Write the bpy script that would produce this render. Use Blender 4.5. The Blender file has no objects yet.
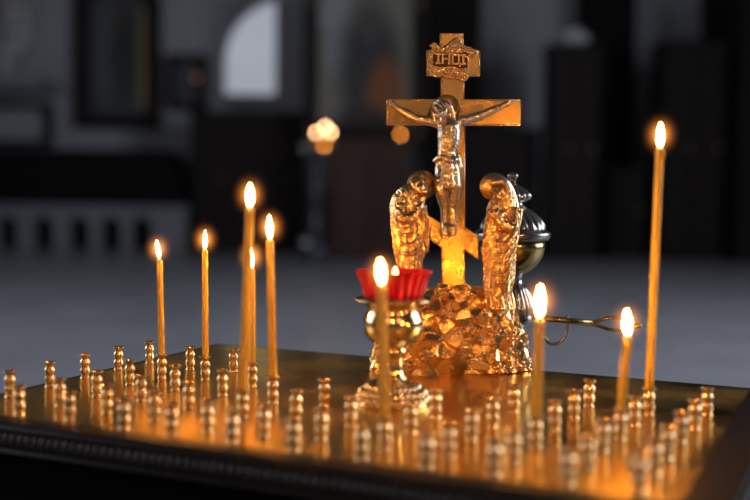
import bpy, bmesh, math, random
from mathutils import Vector, Matrix, noise
random.seed(7)
S = bpy.context.scene
COL = S.collection
PI = math.pi

# ------------------------------------------------------------------ camera
F = 1076.0                      # focal length in pixels of the 750 px wide frame
TZ = 0.80                       # height of the table's brass top
CH = 0.18                       # camera height above it
X_ = Vector((869 - 375, 250 - 193.6, -F)).normalized()          # table depth axis seen by the camera
YT = X_
XT = -Vector((-1978 - 375, 250 - 161.0, -F)).normalized()
ZT = XT.cross(YT).normalized()
XT = YT.cross(ZT).normalized()
RT = Matrix((XT, YT, ZT))       # camera space -> table space
YAW = math.radians(24.594)
RW = Matrix.Rotation(-YAW, 3, 'Z') @ RT
CAM = Vector((0, 0, TZ + CH))
cam = bpy.data.cameras.new('camera')
cam.lens = F * 36 / 750
cam.sensor_width = 36
cam.clip_start = 0.02
cam.clip_end = 100
cam.dof.use_dof = True
cam.dof.focus_distance = 1.045
cam.dof.aperture_fstop = 2.7
cam_o = bpy.data.objects.new('camera', cam)
COL.objects.link(cam_o)
cam_o.matrix_world = Matrix.Translation(CAM) @ RW.to_4x4()
S.camera = cam_o

# ------------------------------------------------------------------ world, daylight, exposure
W = bpy.data.worlds.new('world')
S.world = W
W.use_nodes = True
W.node_tree.nodes['Background'].inputs[0].default_value = (0.55, 0.65, 0.85, 1)
W.node_tree.nodes['Background'].inputs[1].default_value = 0.6
S.view_settings.view_transform = 'Standard'
S.view_settings.look = 'None'
S.view_settings.gamma = 1
S.view_settings.exposure = 0.0
S.cycles.max_bounces = 8
S.cycles.diffuse_bounces = 3
S.cycles.glossy_bounces = 5
S.cycles.transmission_bounces = 8
S.cycles.transparent_max_bounces = 12
S.cycles.sample_clamp_indirect = 4
S.cycles.caustics_refractive = False
S.cycles.use_denoising = True

def area(name, loc, rot, sx, sy, power, col=(0.80, 0.86, 1.0)):
    l = bpy.data.lights.new(name, 'AREA')
    l.shape = 'RECTANGLE'; l.size = sx; l.size_y = sy
    l.energy = power; l.color = col
    o = bpy.data.objects.new(name, l)
    COL.objects.link(o)
    o.location = loc; o.rotation_euler = rot
    return o
# daylight at the church's windows: two behind the camera, two in each side wall
area('rear_window_light', (-2.6, -3.90, 2.9), (PI/2, 0, PI), 1.3, 2.6, 22)
area('rear_window_light', (2.6, -3.90, 2.9), (PI/2, 0, PI), 1.3, 2.6, 22)
for y in (3.6,):
    area('side_window_light', (-7.35, y, 3.0), (PI/2, 0, -PI/2), 5.2, 3.4, 200)
    area('side_window_light', (7.35, y, 3.0), (PI/2, 0, PI/2), 5.2, 3.4, 440)

# warm fill lamps added behind the camera, for orange light on the cross
for x in (-.9, .9):
    l = bpy.data.lights.new('warm_fill_lamp', 'POINT'); l.energy = 11; l.color = (1, .40, .055); l.shadow_soft_size = .35
    o = bpy.data.objects.new('warm_fill_lamp', l); COL.objects.link(o); o.location = (x, -1.2, 1.9)

# ------------------------------------------------------------------ helpers
def P(u, v, D):
    """world point that lies D in front of the camera, from its place in the 750x500 frame"""
    d = RW @ Vector((u - 375, 250 - v, -F))
    return CAM + d * (D / d.y)
RZ = Matrix.Rotation(-YAW, 4, 'Z')
def T(x, y, z=0):
    """table coordinates -> world"""
    p = RZ @ Vector((x, y, 0))
    return Vector((p.x, p.y, TZ + z))

def shade(me, smooth=True):
    me.polygons.foreach_set('use_smooth', [smooth] * len(me.polygons))
def link(name, me, mat=None, parent=None, loc=None, rz=0):
    me.name = name
    o = bpy.data.objects.new(name, me)
    COL.objects.link(o)
    if mat is not None:
        me.materials.clear(); me.materials.append(mat)
    if parent: o.parent = parent
    if loc is not None: o.location = loc
    if rz: o.rotation_euler = (0, 0, rz)
    return o
def from_bm(bm, smooth=True, recalc=True):
    if recalc: bmesh.ops.recalc_face_normals(bm, faces=bm.faces)
    me = bpy.data.meshes.new('m'); bm.to_mesh(me); bm.free(); shade(me, smooth)
    return me
def empty(name, loc, rz=0):
    o = bpy.data.objects.new(name, None); COL.objects.link(o)
    o.location = loc; o.rotation_euler = (0, 0, rz); o.empty_display_size = 0.02
    return o
def tag(o, label, cat, group=None):
    o['label'] = label; o['category'] = cat
    if group: o['group'] = group
    return o
def struct(o):
    o['kind'] = 'structure'
    return o
def add_box(bm, x0, x1, y0, y1, z0, z1, bevel=0, M=None):
    r = bmesh.ops.create_cube(bm, size=1)
    vs = r['verts']
    for v in vs:
        v.co = Vector((x0 + (v.co.x + .5) * (x1 - x0), y0 + (v.co.y + .5) * (y1 - y0), z0 + (v.co.z + .5) * (z1 - z0)))
    if bevel:
        es = list({e for v in vs for e in v.link_edges})
        r = bmesh.ops.bevel(bm, geom=es, offset=bevel, segments=2, affect='EDGES', profile=.5)
        vs = r['verts']
    if M is not None:
        for v in {v for v in vs}: v.co = M @ v.co
    return vs
def box(x0, x1, y0, y1, z0, z1, bevel=0, smooth=False):
    bm = bmesh.new(); add_box(bm, x0, x1, y0, y1, z0, z1, bevel)
    return from_bm(bm, smooth)
def lathe_bm(bm, prof, n=32, mod=None, c=(0, 0, 0), s=1.0):
    """prof: list of (r, z); mod(theta, r, z, i) -> r"""
    rings = []
    for i, (r, z) in enumerate(prof):
        if r <= 1e-9:
            rings.append([bm.verts.new((c[0], c[1], c[2] + z * s))]); continue
        ring = []
        for k in range(n):
            a = 2 * PI * k / n
            rr = mod(a, r, z, i) if mod else r
            ring.append(bm.verts.new((c[0] + rr * s * math.cos(a), c[1] + rr * s * math.sin(a), c[2] + z * s)))
        rings.append(ring)
    for A, B in zip(rings, rings[1:]):
        for k in range(n):
            k2 = (k + 1) % n
            if len(A) == 1 and len(B) == 1: continue
            if len(A) == 1: bm.faces.new((A[0], B[k], B[k2]))
            elif len(B) == 1: bm.faces.new((A[k], A[k2], B[0]))
            else: bm.faces.new((A[k], A[k2], B[k2], B[k]))
def lathe(prof, n=32, mod=None, c=(0, 0, 0), s=1.0, smooth=True):
    bm = bmesh.new(); lathe_bm(bm, prof, n, mod, c, s); return from_bm(bm, smooth)
def tube_bm(bm, pts, rad, n=8, cap=True):
    pts = [Vector(p) for p in pts]
    if not hasattr(rad, '__len__'): rad = [rad] * len(pts)
    rings = []; up = None
    for i, p in enumerate(pts):
        t = (pts[min(i + 1, len(pts) - 1)] - pts[max(i - 1, 0)]).normalized()
        if up is None:
            up = t.orthogonal().normalized()
        up = (up - t * up.dot(t)).normalized()
        b = t.cross(up)
        rings.append([bm.verts.new(p + (up * math.cos(2 * PI * k / n) + b * math.sin(2 * PI * k / n)) * rad[i]) for k in range(n)])
    for A, B in zip(rings, rings[1:]):
        for k in range(n):
            bm.faces.new((A[k], A[(k + 1) % n], B[(k + 1) % n], B[k]))
    if cap:
        bm.faces.new(rings[0][::-1]); bm.faces.new(rings[-1])
def smooth_path(pts, k=6):
    pts = [Vector(p) for p in pts]; out = []
    for i in range(len(pts) - 1):
        p0 = pts[max(i - 1, 0)]; p1 = pts[i]; p2 = pts[i + 1]; p3 = pts[min(i + 2, len(pts) - 1)]
        for j in range(k):
            t = j / k
            out.append(.5 * ((2 * p1) + (p2 - p0) * t + (2 * p0 - 5 * p1 + 4 * p2 - p3) * t * t + (3 * p1 - p0 - 3 * p2 + p3) * t ** 3))
    out.append(pts[-1]); return out
def prism_bm(bm, poly, y0, y1):
    A = [bm.verts.new((x, y0, z)) for x, z in poly]; B = [bm.verts.new((x, y1, z)) for x, z in poly]
    bm.faces.new(A); bm.faces.new(B[::-1])
    n = len(poly)
    for i in range(n): bm.faces.new((A[i], B[i], B[(i + 1) % n], A[(i + 1) % n]))
def ellipsoid_bm(bm, c, r, rot=None, seg=20):
    res = bmesh.ops.create_uvsphere(bm, u_segments=seg, v_segments=seg // 2 + 2, radius=1)
    M = Matrix.Translation(Vector(c)) @ (rot.to_4x4() if rot else Matrix.Identity(4)) @ Matrix.Diagonal((*r, 1))
    for v in res['verts']: v.co = M @ v.co
def remesh(bm, voxel, smooth_it=2):
    """join overlapping closed pieces into ONE continuous skin"""
    me = from_bm(bm)
    o = bpy.data.objects.new('tmp', me); COL.objects.link(o)
    m = o.modifiers.new('r', 'REMESH'); m.mode = 'VOXEL'; m.voxel_size = voxel; m.use_smooth_shade = True
    if smooth_it:
        q = o.modifiers.new('s', 'SMOOTH'); q.iterations = smooth_it; q.factor = .5
    dg = bpy.context.evaluated_depsgraph_get(); dg.update()
    out = bpy.data.meshes.new_from_object(o.evaluated_get(dg))
    bpy.data.objects.remove(o); bpy.data.meshes.remove(me)
    return out
def displace(me, fn):
    """move each vertex along its normal by fn(co)"""
    ns = [v.normal.copy() for v in me.vertices]
    for v, nrm in zip(me.vertices, ns): v.co = v.co + nrm * fn(v.co)
    me.update()
def scale_me(me, s=0.001):
    me.transform(Matrix.Diagonal((s, s, s, 1))); me.update()

# ------------------------------------------------------------------ materials
def mat(name, col, rough=.5, metal=0.0, **k):
    m = bpy.data.materials.new(name); m.use_nodes = True
    nt = m.node_tree; b = nt.nodes['Principled BSDF']
    b.inputs['Base Color'].default_value = (*col, 1)
    b.inputs['Roughness'].default_value = rough
    b.inputs['Metallic'].default_value = metal
    for kk, vv in k.items():
        if kk in ('var', 'scale', 'bump', 'bscale', 'rvar', 'bdist'): continue
        b.inputs[kk.replace('_', ' ')].default_value = vv
    tc = nt.nodes.new('ShaderNodeTexCoord')
    if k.get('var'):
        nz = nt.nodes.new('ShaderNodeTexNoise'); nz.inputs['Scale'].default_value = k.get('scale', 10); nz.inputs['Detail'].default_value = 5
        nt.links.new(tc.outputs['Object'], nz.inputs['Vector'])
        mx = nt.nodes.new('ShaderNodeMix'); mx.data_type = 'RGBA'
        v = k['var']
        mx.inputs['A'].default_value = (*[c * (1 - v) for c in col], 1)
        mx.inputs['B'].default_value = (*[min(1, c * (1 + v)) for c in col], 1)
        nt.links.new(nz.outputs['Fac'], mx.inputs['Factor'])
        nt.links.new(mx.outputs['Result'], b.inputs['Base Color'])
        if k.get('rvar'):
            mr = nt.nodes.new('ShaderNodeMapRange')
            mr.inputs['From Min'].default_value = .3; mr.inputs['From Max'].default_value = .7
            mr.inputs['To Min'].default_value = rough * (1 - k['rvar']); mr.inputs['To Max'].default_value = rough * (1 + k['rvar'])
            nt.links.new(nz.outputs['Fac'], mr.inputs['Value']); nt.links.new(mr.outputs['Result'], b.inputs['Roughness'])
    if k.get('bump'):
        n2 = nt.nodes.new('ShaderNodeTexNoise'); n2.inputs['Scale'].default_value = k.get('bscale', 200); n2.inputs['Detail'].default_value = 3
        nt.links.new(tc.outputs['Object'], n2.inputs['Vector'])
        bp = nt.nodes.new('ShaderNodeBump'); bp.inputs['Strength'].default_value = k['bump']; bp.inputs['Distance'].default_value = k.get('bdist', .001)
        nt.links.new(n2.outputs['Fac'], bp.inputs['Height']); nt.links.new(bp.outputs['Normal'], b.inputs['Normal'])
    return m

M_holder = mat('polished_brass', (.92, .62, .31), .27, 1, var=.12, scale=90, rvar=.3, bump=.25, bscale=400)
M_fig = mat('cool_tinted_cast_metal', (.74, .60, .42), .27, 1, var=.12, scale=60, bump=.5, bscale=550, bdist=.0008)  # silver tint of cool light on the figure, put into the metal's colour
M_cast = mat('cast_gilt_metal', (.95, .61, .27), .22, 1, var=.10, scale=60, bump=.55, bscale=550, bdist=.0008)
M_gold = mat('gold_cross_metal', (.76, .45, .13), .27, 1, var=.10, scale=40, rvar=.3, bump=.08, bscale=40)
M_bronze = mat('dark_bronze', (.14, .07, .03), .5, 1)
M_goblet = mat('goblet_brass', (.84, .60, .32), .15, 1, var=.06, scale=50)
M_censer = mat('censer_nickel_silver', (.36, .335, .29), .22, 1, var=.12, scale=40, rvar=.3)
M_censer_gold = mat('censer_brass', (.45, .32, .11), .2, 1, var=.12, scale=40)
M_plate = mat('table_brass_sheet', (.92, .60, .19), .36, 1, var=.12, scale=14, rvar=.45, bump=.12, bscale=35, bdist=.0012)
def two_lobe(m, rough, fac):
    nt = m.node_tree; b = nt.nodes['Principled BSDF']; g = nt.nodes.new('ShaderNodeBsdfAnisotropic'); mx = nt.nodes.new('ShaderNodeMixShader')
    g.inputs['Roughness'].default_value = rough; mx.inputs[0].default_value = fac
    for src, dst in (('Base Color', 'Color'), ('Normal', 'Normal')):
        if b.inputs[src].links: nt.links.new(b.inputs[src].links[0].from_socket, g.inputs[dst])
    nt.links.new(b.outputs[0], mx.inputs[1]); nt.links.new(g.outputs[0], mx.inputs[2]); nt.links.new(mx.outputs[0], nt.nodes['Material Output'].inputs[0])
two_lobe(M_plate, .09, .42)
M_frame = mat('dark_patinated_frame', (.022, .019, .016), .45, .0, Specular_IOR_Level=.3, var=.3, scale=30)
M_orn = mat('tarnished_ornament', (.08, .075, .07), .35, .9, var=.3, scale=80)
M_black = mat('black_lacquered_wood', (.004, .0035, .0035), .8, Specular_IOR_Level=.05)
M_wick = mat('charred_wick', (.01, .008, .006), .9)

def wax(name, col):
    m = mat(name, col, .42)
    nt = m.node_tree; b = nt.nodes['Principled BSDF']; b.inputs['Specular IOR Level'].default_value = .35
    tr = nt.nodes.new('ShaderNodeBsdfTranslucent'); tr.inputs[0].default_value = (*col, 1)
    mx = nt.nodes.new('ShaderNodeMixShader'); mx.inputs[0].default_value = .35
    nt.links.new(b.outputs[0], mx.inputs[1]); nt.links.new(tr.outputs[0], mx.inputs[2])
    nt.links.new(mx.outputs[0], nt.nodes['Material Output'].inputs[0])
    return m
M_wax = wax('amber_beeswax', (1.0, .68, .12))
M_wax_pale = wax('pale_wax', (.9, .75, .45))

def flame_mat():
    m = bpy.data.materials.new('flame'); m.use_nodes = True
    nt = m.node_tree; nt.nodes.clear()
    out = nt.nodes.new('ShaderNodeOutputMaterial'); e = nt.nodes.new('ShaderNodeEmission')
    tc = nt.nodes.new('ShaderNodeTexCoord'); sp = nt.nodes.new('ShaderNodeSeparateXYZ')
    nt.links.new(tc.outputs['Generated'], sp.inputs[0])
    cr = nt.nodes.new('ShaderNodeValToRGB')
    el = cr.color_ramp.elements
    el[0].position = 0.0; el[0].color = (.25, .10, .12, 1)
    el[1].position = 1.0; el[1].color = (1, .36, .04, 1)
    a = el.new(.10); a.color = (.6, .25, .10, 1)
    a = el.new(.28); a.color = (1, .37, .04, 1)
    nt.links.new(sp.outputs['Z'], cr.inputs[0]); nt.links.new(cr.outputs[0], e.inputs[0])
    mr = nt.nodes.new('ShaderNodeMapRange')
    mr.inputs['From Min'].default_value = 0; mr.inputs['From Max'].default_value = .3
    mr.inputs['To Min'].default_value = 4; mr.inputs['To Max'].default_value = FLAME
    nt.links.new(sp.outputs['Z'], mr.inputs['Value']); nt.links.new(mr.outputs[0], e.inputs[1])
    nt.links.new(e.outputs[0], out.inputs[0])
    return m
FLAME = 500.0
M_flame = flame_mat()
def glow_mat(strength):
    """imitated bloom around a flame: an added glowing volume, fading to nothing"""
    m = bpy.data.materials.new('flame_bloom'); m.use_nodes = True
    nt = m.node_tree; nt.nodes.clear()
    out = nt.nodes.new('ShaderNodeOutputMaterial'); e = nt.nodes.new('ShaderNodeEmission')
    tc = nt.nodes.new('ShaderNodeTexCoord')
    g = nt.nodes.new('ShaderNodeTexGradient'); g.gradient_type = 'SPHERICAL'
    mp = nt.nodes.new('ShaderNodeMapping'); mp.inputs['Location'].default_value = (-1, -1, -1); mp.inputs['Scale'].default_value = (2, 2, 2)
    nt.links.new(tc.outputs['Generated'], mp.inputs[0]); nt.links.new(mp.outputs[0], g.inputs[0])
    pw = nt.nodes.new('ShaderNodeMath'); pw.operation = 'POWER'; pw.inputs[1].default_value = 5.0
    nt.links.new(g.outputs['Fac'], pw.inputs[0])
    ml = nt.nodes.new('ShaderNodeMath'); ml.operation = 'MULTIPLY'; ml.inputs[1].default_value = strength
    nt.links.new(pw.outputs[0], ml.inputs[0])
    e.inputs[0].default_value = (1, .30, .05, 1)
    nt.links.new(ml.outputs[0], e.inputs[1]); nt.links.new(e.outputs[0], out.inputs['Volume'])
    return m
M_bloom = glow_mat(400)

def wall_mat(name, col, v=.15, s=1.2): return mat(name, col, .85, 0, var=v, scale=s, bump=.3, bscale=30, bdist=.01)
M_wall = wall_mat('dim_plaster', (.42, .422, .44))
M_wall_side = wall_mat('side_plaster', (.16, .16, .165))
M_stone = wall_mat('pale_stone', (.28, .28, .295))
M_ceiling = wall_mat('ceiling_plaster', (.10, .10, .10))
M_floor = mat('polished_stone_floor', (.50, .50, .53), .36, 0, var=.18, scale=1.6, rvar=.3)
M_wood = mat('dark_walnut', (.026, .020, .019), .7, 0, Specular_IOR_Level=.12, var=.3, scale=6)
M_wood_red = mat('red_brown_wood', (.055, .020, .012), .6, 0, var=.3, scale=6)
M_dark = mat('black_cloth', (.014, .012, .013), .95, Specular_IOR_Level=.1)
M_hole = mat('recess_shade', (.006, .006, .006), .9)  # shade inside the arch recesses, put into the back panel's colour
M_gilt = mat('old_gilt', (.24, .19, .09), .45, .6, var=.2, scale=20)
M_pewter = mat('dull_pewter', (.14, .14, .15), .5, .7, var=.2, scale=15)
M_white_silver = mat('whitened_silver', (.75, .76, .76), .5, .15, var=.3, scale=12)
M_silver = mat('aged_silver', (.62, .64, .66), .32, 1, var=.2, scale=15)

# ------------------------------------------------------------------ the church
RX, Y0, Y1, HT = 7.5, -4.0, 17.4, 6.0
struct(link('floor', box(-RX, RX, Y0, Y1, -.1, 0), M_floor))
struct(link('ceiling', box(-RX, RX, Y0, Y1, HT, HT + .1), M_ceiling))
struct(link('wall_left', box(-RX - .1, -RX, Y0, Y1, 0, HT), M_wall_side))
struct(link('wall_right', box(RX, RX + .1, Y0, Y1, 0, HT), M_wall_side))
def wall_with_opening(name, y, thick, m, cuts):
    """wall across the room at depth y, with arched or plain openings cut as (x0,x1,z0,z1,arch)"""
    xs = sorted({-RX, RX, *[c[0] for c in cuts], *[c[1] for c in cuts]})
    bm = bmesh.new()
    for a, b in zip(xs, xs[1:]):
        c = [c for c in cuts if c[0] <= a and c[1] >= b]
        if not c: add_box(bm, a, b, y, y + thick, 0, HT); continue
        c = c[0]
        if c[2] > 0: add_box(bm, a, b, y, y + thick, 0, c[2])
        if c[4]:
            r = (c[1] - c[0]) / 2; cx = (c[0] + c[1]) / 2; n = 14
            poly = [(c[0], HT), (c[0], c[3] - r)] + [(cx - r * math.cos(PI * i / n), c[3] - r + r * math.sin(PI * i / n)) for i in range(1, n)] + [(c[1], c[3] - r), (c[1], HT)]
            for p, q in zip(poly[1:-1], poly[2:]):
                prism_bm(bm, [(p[0], HT), p, q, (q[0], HT)], y, y + thick)
        else: add_box(bm, a, b, y, y + thick, c[3], HT)
    return struct(link(name, from_bm(bm, False), m))
wl = P(223, 95, 17.4); wr = P(273, -14, 17.4)
wq = P(349, 62, 17.4)
win_far = (wl.x, wq.x, wl.z, wq.z + (wq.x - wl.x) / 2, True)
wall_with_opening('wall_far', Y1, .45, M_wall, [win_far])
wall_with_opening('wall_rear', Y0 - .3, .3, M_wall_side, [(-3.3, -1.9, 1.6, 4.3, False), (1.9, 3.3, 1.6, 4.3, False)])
M_pane = bpy.data.materials.new('daylit_frosted_pane'); M_pane.use_nodes = True
nt = M_pane.node_tree; nt.nodes.clear()
out = nt.nodes.new('ShaderNodeOutputMaterial'); e = nt.nodes.new('ShaderNodeEmission')
nz = nt.nodes.new('ShaderNodeTexNoise'); nz.inputs['Scale'].default_value = 1.4
cr = nt.nodes.new('ShaderNodeValToRGB')
cr.color_ramp.elements[0].color = (.30, .32, .37, 1); cr.color_ramp.elements[1].color = (.40, .43, .50, 1)
tc = nt.nodes.new('ShaderNodeTexCoord')
nt.links.new(tc.outputs['Object'], nz.inputs[0]); nt.links.new(nz.outputs[0], cr.inputs[0]); nt.links.new(cr.outputs[0], e.inputs[0]); nt.links.new(e.outputs[0], out.inputs[0])
def window(name, x0, x1, z0, z1, y, bars=True):
    w = struct(link(name, box(x0 - .02, x1 + .02, y, y + .02, z0 - .02, z1 + .02), M_pane))
    bm = bmesh.new()
    add_box(bm, x0 - .02, x1 + .02, y - .05, y - .005, z0 - .02, z0 + .04)
    if bars:
        add_box(bm, (x0 + x1) / 2 - .02, (x0 + x1) / 2 + .02, y - .05, y - .005, z0, z1)
        add_box(bm, x0, x1, y - .05, y - .005, (z0 + z1) / 2 - .02, (z0 + z1) / 2 + .02)
    struct(link('window_frame', from_bm(bm, False), M_stone, w))
window('window_1', win_far[0], win_far[1], win_far[2], win_far[3], Y1 + .30, False)
window('window_2', -3.3, -1.9, 1.6, 4.3, Y0 - .2)
window('window_3', 1.9, 3.3, 1.6, 4.3, Y0 - .2)

def rect(u0, u1, v0, v1, D, thick, bevel=0):
    """box whose front face fills that area of the frame at distance D; returns mesh + root location"""
    a = P(u0, v1, D); b = P(u1, v0, D)
    return a.x, b.x, min(a.z, b.z), max(a.z, b.z)
def cabinet(name, u0, u1, v0, D, depth, m, label, cat, doors=2, floorv=None, z0=0.0, group=None):
    x0, x1, _, z1 = rect(u0, u1, v0, 250, D, depth)
    c = empty(name, ((x0 + x1) / 2, D + depth / 2, z0)); w = (x1 - x0) / 2; h = z1 - z0
    bm = bmesh.new()
    add_box(bm, -w, w, -depth / 2, depth / 2, 0, h - .06, .01)
    add_box(bm, -w - .03, w + .03, -depth / 2 - .03, depth / 2, h - .06, h, .01)
    add_box(bm, -w - .02, w + .02, -depth / 2 - .02, depth / 2, 0, .1, .01)
    link('body', from_bm(bm, False), m, c)
    for i in range(doors):
        a = -w + .04 + i * (2 * w - .08) / doors; b = a + (2 * w - .08) / doors - .02
        bm = bmesh.new(); add_box(bm, a, b, -depth / 2 - .02, -depth / 2, .14, h - .12, .006)
        add_box(bm, a + .06, b - .06, -depth / 2 - .03, -depth / 2 - .015, .22, h - .2, .006)
        d = link('door', from_bm(bm, False), m, c)
        link('handle', box(b - .05, b - .03, -depth / 2 - .055, -depth / 2 - .025, h * .5, h * .5 + .1, .004), M_gilt, d)
    tag(c, label, cat, group)
    return c

a = P(274, 250, 17.0); b = P(322, 250, 17.0)
struct(link('wall_pier', box(a.x, b.x, 17.0, 17.4, 0, HT, .02), M_wall))
# arched icon in a deep black frame on the left wall
def arch_poly(x0, x1, z0, z1, n=12, rise=None):
    r = (x1 - x0) / 2; rise = rise or r; cx = (x0 + x1) / 2
    return [(x0, z0), (x1, z0)] + [(cx + r * math.cos(PI * i / n), z1 - rise + rise * math.sin(PI * i / n)) for i in range(n + 1)]
def ring_bm(bm, outer, inner, y0, y1):
    n = len(outer)
    vo0 = [bm.verts.new((x, y0, z)) for x, z in outer]; vi0 = [bm.verts.new((x, y0, z)) for x, z in inner]
    vo1 = [bm.verts.new((x, y1, z)) for x, z in outer]; vi1 = [bm.verts.new((x, y1, z)) for x, z in inner]
    for i in range(n):
        j = (i + 1) % n
        bm.faces.new((vo0[i], vo0[j], vi0[j], vi0[i])); bm.faces.new((vo1[i], vi1[i], vi1[j], vo1[j]))
        bm.faces.new((vo0[i], vo1[i], vo1[j], vo0[j])); bm.faces.new((vi0[i], vi0[j], vi1[j], vi1[i]))
def painting_mat(name, ground, blobs):
    """soft procedural painting: elliptical patches of colour (cx, cz, rx, rz, colour) in the panel's own 0..1 coordinates"""
    m = bpy.data.materials.new(name); m.use_nodes = True
    nt = m.node_tree; b = nt.nodes['Principled BSDF']; b.inputs['Roughness'].default_value = .45
    tc = nt.nodes.new('ShaderNodeTexCoord')
    nz = nt.nodes.new('ShaderNodeTexNoise'); nz.inputs['Scale'].default_value = 3; nt.links.new(tc.outputs['Generated'], nz.inputs['Vector'])
    ad = nt.nodes.new('ShaderNodeVectorMath'); ad.operation = 'MULTIPLY_ADD'; ad.inputs[1].default_value = (.12, .12, .12)
    nt.links.new(nz.outputs['Color'], ad.inputs[0]); nt.links.new(tc.outputs['Generated'], ad.inputs[2])
    prev = None
    for cx, cz, rx, rz, col in blobs:
        mp = nt.nodes.new('ShaderNodeMapping')
        mp.inputs['Scale'].default_value = (1 / rx, 0, 1 / rz); mp.inputs['Location'].default_value = (-(cx + .06) / rx, 0, -(cz + .06) / rz)
        nt.links.new(ad.outputs[0], mp.inputs[0])
        g = nt.nodes.new('ShaderNodeTexGradient'); g.gradient_type = 'SPHERICAL'; nt.links.new(mp.outputs[0], g.inputs[0])
        r = nt.nodes.new('ShaderNodeMapRange'); r.inputs['From Max'].default_value = .45; nt.links.new(g.outputs['Fac'], r.inputs['Value'])
        mx = nt.nodes.new('ShaderNodeMix'); mx.data_type = 'RGBA'; mx.inputs['B'].default_value = (*col, 1)
        if prev: nt.links.new(prev.outputs['Result'], mx.inputs['A'])
        else: mx.inputs['A'].default_value = (*ground, 1)
        nt.links.new(r.outputs[0], mx.inputs['Factor']); prev = mx
    nt.links.new(prev.outputs['Result'], b.inputs['Base Color'])
    return m
M_paint_a = painting_mat('dark_arched_painting', (.05, .055, .06), [(.3, .5, .25, .5, (.09, .10, .11)), (.6, .45, .3, .45, (.02, .02, .02)), (.5, .75, .1, .1, (.09, .06, .035))])
M_paint_b = painting_mat('olive_icon_painting', (.26, .25, .19), [(.18, .85, .25, .22, (.36, .38, .38)), (.2, .55, .16, .25, (.34, .35, .35)), (.55, .42, .42, .62, (.055, .055, .055)), (.55, .74, .15, .17, (.10, .09, .08)), (.72, .22, .24, .34, (.30, .10, .03)), (.5, .05, .4, .12, (.04, .035, .03))])
def icon(name, u0, u1, v0, v1, D, fw, arch, mp, label, depth=.14):
    x0, x1, z0, z1 = rect(u0, u1, v0, v1, D, .1)
    o = empty(name, ((x0 + x1) / 2, D, z0)); w = (x1 - x0) / 2; h = z1 - z0
    if arch: A = arch_poly(-w, w, 0, h, rise=w * .8); B = arch_poly(-w + fw, w - fw, fw, h - fw, rise=w * .8 - fw * .5)
    else: A = [(-w, 0), (w, 0), (w, h), (-w, h)]; B = [(-w + fw, fw), (w - fw, fw), (w - fw, h - fw), (-w + fw, h - fw)]
    bm = bmesh.new(); ring_bm(bm, A, B, -.02, depth)
    link('frame', from_bm(bm, False), M_wood, o)
    bm = bmesh.new(); prism_bm(bm, B, .04, .07)
    link('painting', from_bm(bm, False), mp, o)
    tag(o, label, 'icon')
    return o, w, h
ic, w, h = icon('arched_icon', 75, 160, -32, 128, 17.26, .22, True, M_paint_a, 'tall arched religious painting in deep black frame on the dim plaster wall')
link('gilt_strip', box(w - .34, w - .22, .0, .04, .32, h - .62, .01), M_gilt, ic)
ic, w, h = icon('square_icon', 303, 428, -22, 138, 15.3, .20, False, M_paint_b, 'large rectangular icon with pale olive ground in black frame behind the cross')
for sx in (-1, 1):
    for zz in (.1, h - .36):
        bm = bmesh.new(); ellipsoid_bm(bm, (sx * (w - .10), -.04, zz), (.055, .03, .055)); link('frame_rosette', from_bm(bm), M_gilt, ic)
ic, w, h = icon('small_icon', 168, 207, 54, 110, 17.26, .12, False, M_paint_a, 'small dark icon hanging between the arched painting and the window')

bm = bmesh.new(); tube_bm(bm, [(w - .15, .08, h - .05), (w - .15, -.12, h - .02), (w - .15, -.12, .45)], .008, 6); lathe_bm(bm, [(0, .36), (.03, .38), (.055, .44), (.05, .46), (0, .43)], 16, c=(w - .15, -.12, 0))
vl = link('vigil_lamp', from_bm(bm), M_gilt, ic)
M_vig = bpy.data.materials.new('ruby_lamp_flame'); M_vig.use_nodes = True
M_vig.node_tree.nodes['Principled BSDF'].inputs['Emission Color'].default_value = (1, .2, .06, 1); M_vig.node_tree.nodes['Principled BSDF'].inputs['Emission Strength'].default_value = .25
bm = bmesh.new(); ellipsoid_bm(bm, (w - .15, -.12, .49), (.035, .035, .05), None, 12); link('flame', from_bm(bm), M_vig, vl)
# stone ledge and panel moulding on the left wall, candelabra on it
a = P(-60, 92, 17.0); b = P(53, 79, 17.0)
struct(link('trim_1', box(a.x, b.x, 16.3, 17.4, a.z, b.z, .02), M_stone))
a = P(-60, 145, 17.3); b = P(52, 103, 17.3)
bm = bmesh.new(); ring_bm(bm, [(a.x, a.z), (b.x, a.z), (b.x, b.z), (a.x, b.z)], [(a.x + .1, a.z + .1), (b.x - .1, a.z + .1), (b.x - .1, b.z - .1), (a.x + .1, b.z - .1)], 17.28, 17.4)
struct(link('trim_2', from_bm(bm, False), M_dark))
base = P(8, 79, 16.95)
cd = empty('candelabra', (base.x, 16.85, base.z))
link('stem', lathe([(0, 0), (.16, 0), (.15, .04), (.05, .1), (.03, .3), (.07, .38), (.03, .46), (.03, .9), (.06, .96), (0, 1.0)], 20), M_white_silver, cd)
for i in range(7):
    an = 2 * PI * i / 7
    bm = bmesh.new()
    R0 = .36 if i % 2 else .26; zz = .75 if i % 2 else 1.0
    tube_bm(bm, smooth_path([(0, 0, .5), (R0 * .5 * math.cos(an), R0 * .5 * math.sin(an), .42), (R0 * math.cos(an), R0 * math.sin(an), zz - .12), (R0 * math.cos(an), R0 * math.sin(an), zz)]), .034, 6)
    ellipsoid_bm(bm, (R0 * math.cos(an), R0 * math.sin(an), zz + .02), (.085, .085, .05), seg=12)
    am = link('arm', from_bm(bm), M_white_silver, cd)
    link('white_candle', lathe([(0, zz + .03), (.022, zz + .03), (.02, zz + .26), (0, zz + .27)], 10, c=(R0 * math.cos(an), R0 * math.sin(an), 0)), M_wax_pale, am)
tag(cd, 'tarnished silver candelabra with branching arms on the wall ledge', 'candelabra')

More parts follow.
